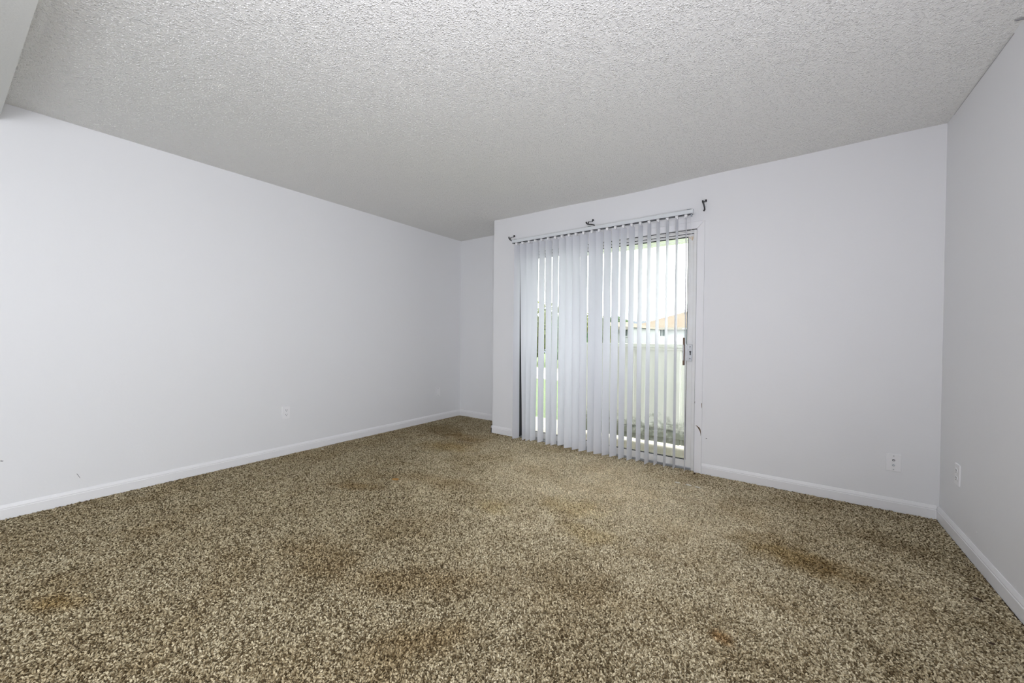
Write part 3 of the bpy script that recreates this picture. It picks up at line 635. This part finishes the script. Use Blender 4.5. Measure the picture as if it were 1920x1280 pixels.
for i, (x, y, a, lab) in enumerate(((-0.665, 3.108, -0.05, 'leftmost pale sliver on carpet before the door'), (-0.587, 3.108, -0.02, 'middle pale sliver on carpet before the door'), (-0.523, 3.100, -0.08, 'rightmost pale sliver on carpet before the door'))):
    blob('pale_sliver', x, y, 0.046, 0.018, a, 0.007, M['cream'], lab, 'paper scrap', 'pale slivers', seed=10+i)  # likely sun flecks between the slats, put in as thin raised pale shapes

# ------------------------------------------------------------------ outdoors: patio, fence, balcony, lawn, houses, trees
GZ = -0.10
struct(obj('patio_slab', boxes((-3.2, 3.0, D+0.121, 4.95, GZ-0.1, GZ)), M['concrete']), 'grey concrete patio slab outside the door')
struct(obj('lawn', boxes((-40, 30, 4.951, 26, GZ-0.11, GZ-0.012), (-40, -3.201, D+0.6, 4.951, GZ-0.11, GZ-0.012)), M['lawn']), 'sunlit green lawn beyond the patio')
struct(obj('path', boxes((-40, -3.0, 9.6, 13.2, GZ-0.05, GZ+0.0)), M['path']), 'pale path across the lawn')
struct(obj('balcony_slab', boxes((-2.6, 3.0, D+0.121, 4.98, 2.265, 2.45), (-2.6, 3.0, 4.88, 4.98, 2.25, 2.265)), M['stucco_beam']), 'pale balcony slab over the patio')
FY = 4.47
fe = tag(empty('patio_fence', (-0.6, FY, GZ)), 'weathered off white board fence closing the patio', 'fence')
x = -2.235; k = 0
while x < 2.6:
    wd = 0.262
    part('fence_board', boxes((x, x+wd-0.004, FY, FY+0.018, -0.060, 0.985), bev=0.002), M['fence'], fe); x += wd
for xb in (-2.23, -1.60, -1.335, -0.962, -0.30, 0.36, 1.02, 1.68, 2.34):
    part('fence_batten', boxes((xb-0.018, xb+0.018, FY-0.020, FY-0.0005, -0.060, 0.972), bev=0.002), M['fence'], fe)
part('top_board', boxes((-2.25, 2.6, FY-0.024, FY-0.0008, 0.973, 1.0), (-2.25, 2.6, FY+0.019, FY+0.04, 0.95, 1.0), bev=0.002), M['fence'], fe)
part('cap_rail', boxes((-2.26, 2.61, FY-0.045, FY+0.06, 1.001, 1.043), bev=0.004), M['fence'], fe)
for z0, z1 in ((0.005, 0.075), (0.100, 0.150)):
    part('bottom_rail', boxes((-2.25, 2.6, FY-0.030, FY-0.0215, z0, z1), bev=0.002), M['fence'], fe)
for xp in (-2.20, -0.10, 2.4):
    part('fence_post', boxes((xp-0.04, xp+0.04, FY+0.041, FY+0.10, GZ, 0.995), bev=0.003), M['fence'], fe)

def gable_house(name, x0, x1, y0, y1, zb, ze, zr, xr0, xr1, label, wins, over=0.45, wall='house_wall'):
    h = tag(empty(name, ((x0+x1)/2, y0, zb)), label, 'house', None)
    part('wall', boxes((x0, x1, y0, y1, zb, ze)), M[wall], h)
    bm = bmesh.new(); ym = (y0+y1)/2
    vs = [bm.verts.new(p) for p in ((x0-over, y0-over, ze), (x1+over, y0-over, ze), (x1+over, y1+over, ze), (x0-over, y1+over, ze), (xr0, ym, zr), (xr1, ym, zr))]
    for f in ((0, 1, 5, 4), (2, 3, 4, 5), (0, 4, 3), (1, 2, 5), (3, 2, 1, 0)): bm.faces.new([vs[i] for i in f])
    part('roof', bm, M['roof'], h)
    part('gutter', boxes((x0-over, x1+over, y0-over-0.12, y0-over-0.005, ze-0.13, ze+0.02)), M['gutter'], h)
    for (wx0, wx1, wz0, wz1) in wins:
        fr = part('window', boxes((wx0-0.06, wx1+0.06, y0-0.05, y0-0.001, wz0-0.06, wz0), (wx0-0.06, wx1+0.06, y0-0.05, y0-0.001, wz1, wz1+0.06), (wx0-0.06, wx0, y0-0.05, y0-0.001, wz0, wz1), (wx1, wx1+0.06, y0-0.05, y0-0.001, wz0, wz1), ((wx0+wx1)/2-0.03, (wx0+wx1)/2+0.03, y0-0.05, y0-0.001, wz0, wz1)), M['house_wall'], h)
        part('pane', boxes((wx0, wx1, y0-0.03, y0-0.001, wz0, wz1)), M['pane_far'], fr)
    return h
h1 = gable_house('house', -9.9, 2.5, 30, 39, -3.0, 1.92, 3.55, -6.3, -1.0, 'white house with tan hip roof seen beyond the fence', [(-7.95, -7.35, 1.33, 1.80), (-4.2, -3.2, 1.0, 1.80)])
bm = bmesh.new(); disc(bm, (-6.7, 33.2, 3.0), (0, 0, 1), 0.07, 0.5, 8); part('vent_pipe', bm, M['grey_slot'], h1)
gable_house('house', -10.0, -6.75, 20, 26, -3.0, 1.70, 2.1, -9.0, -7.8, 'small white house left of the tan roof, behind the blind slats', [(-7.15, -6.85, 1.24, 1.56)], over=0.15)
sh = tag(empty('garden_shed', (-3.7, 19.5, GZ)), 'pale blue shed beside the door handle, beyond the fence', 'shed')
part('wall', boxes((-3.98, -2.4, 19.5, 21.0, GZ, 1.55)), M['lightblue'], sh)
part('roof', boxes((-4.05, -2.33, 19.42, 21.08, 1.551, 1.62)), M['house_wall'], sh)

def hills():
    bm = bmesh.new(); n = 60; rnd = random.Random(5); top = []; bot = []
    for i in range(n+1):
        x = -90 + 95*i/n; z = 9.5 + 1.6*math.sin(i*0.35) + 0.8*math.sin(i*0.9+1)
        top.append((x, 150 + 4*math.sin(i*0.5), z-1.5)); bot.append((x, 110, -6))
    T = [bm.verts.new(p) for p in top]; B = [bm.verts.new(p) for p in bot]; K = [bm.verts.new((p[0], 190, -6)) for p in top]
    for i in range(n):
        bm.faces.new((B[i], B[i+1], T[i+1], T[i])); bm.faces.new((T[i], T[i+1], K[i+1], K[i]))
    return bm
struct(obj('hills', hills(), M['hill'], smooth=True), 'pale blue distant hill')

def leaf_cloud(bm, blobs, n, size, rnd):
    for _ in range(n):
        cx, cy, cz, rx, ry, rz = rnd.choice(blobs)
        while True:
            p = Vector((rnd.uniform(-1, 1), rnd.uniform(-1, 1), rnd.uniform(-1, 1)))
            if 0.2 < p.length < 1: break
        p = Vector((cx+p.x*rx, cy+p.y*ry, cz+p.z*rz))
        a = Vector((rnd.gauss(0, 1), rnd.gauss(0, 1), rnd.gauss(0, 1))).normalized(); b = a.orthogonal().normalized()
        s = size*rnd.uniform(0.6, 1.3)
        v = [bm.verts.new(q) for q in (p-a*s, p+b*s*0.45, p+a*s, p-b*s*0.45)]
        bm.faces.new(v)
def tree(name, x, y, blobs, n, size, m, label, cat, seed, trunk_r=0.09):
    rnd = random.Random(seed); t = tag(empty(name, (x, y, GZ)), label, cat)
    bm = bmesh.new(); zt = max(b[2] for b in blobs)
    tube(bm, [(x, y, GZ-0.02), (x+0.03, y, zt*0.5), (x-0.04, y+0.02, zt)], [trunk_r, trunk_r*0.7, trunk_r*0.3], 8)
    for b in blobs[:5]: tube(bm, [(x, y, max(zt*0.3, 0.1)), ((x+b[0])/2, (y+b[1])/2, b[2]*0.8), (b[0], b[1], b[2])], [trunk_r*0.5, trunk_r*0.35, trunk_r*0.12], 6)
    part('trunk', bm, M['bark'], t)
    bm = bmesh.new(); leaf_cloud(bm, blobs, n, size, rnd)
    f = part('foliage', bm, M[m], t); f['kind'] = 'stuff'
tree('leafy_tree', -9.2, 15.0, [(-9.2, 15, 1.9, 1.2, 1.0, 0.9), (-8.6, 15, 1.3, 0.8, 0.8, 0.8), (-9.7, 15.1, 1.0, 0.9, 0.8, 0.9)], 3500, 0.10, 'leaf_yellow', 'yellow green tree at the far left gaps of the blind', 'tree', 21)
tree('leafy_tree', -6.4, 12.2, [(-6.4, 12.2, 1.1, 0.7, 0.6, 0.9), (-6.0, 12.2, 0.8, 0.5, 0.5, 0.8)], 2600, 0.09, 'leaf_dark', 'dark green tree behind the left half of the blind', 'tree', 22)
tree('leafy_tree', -8.2, 18.4, [(-8.2, 18.4, 1.5, 1.0, 0.9, 0.9), (-7.6, 18.4, 1.0, 0.7, 0.7, 0.9)], 2600, 0.10, 'leaf_yellow', 'yellow green tree just past the left end of fence', 'tree', 23)
tree('leafy_tree', -10.4, 27.7, [(-10.4, 27.7, 2.1, 0.75, 0.5, 0.65), (-9.8, 27.7, 1.95, 0.55, 0.45, 0.55), (-11.2, 27.7, 2.0, 0.6, 0.5, 0.6)], 3000, 0.11, 'leaf_green', 'green tree in front of the small white house', 'tree', 24)
tree('shrub', -7.6, 9.0, [(-7.6, 9, 0.35, 0.8, 0.5, 0.45), (-6.9, 9.1, 0.25, 0.5, 0.4, 0.35)], 1600, 0.07, 'leaf_green', 'low green shrub on the lawn', 'shrub', 25, 0.03)
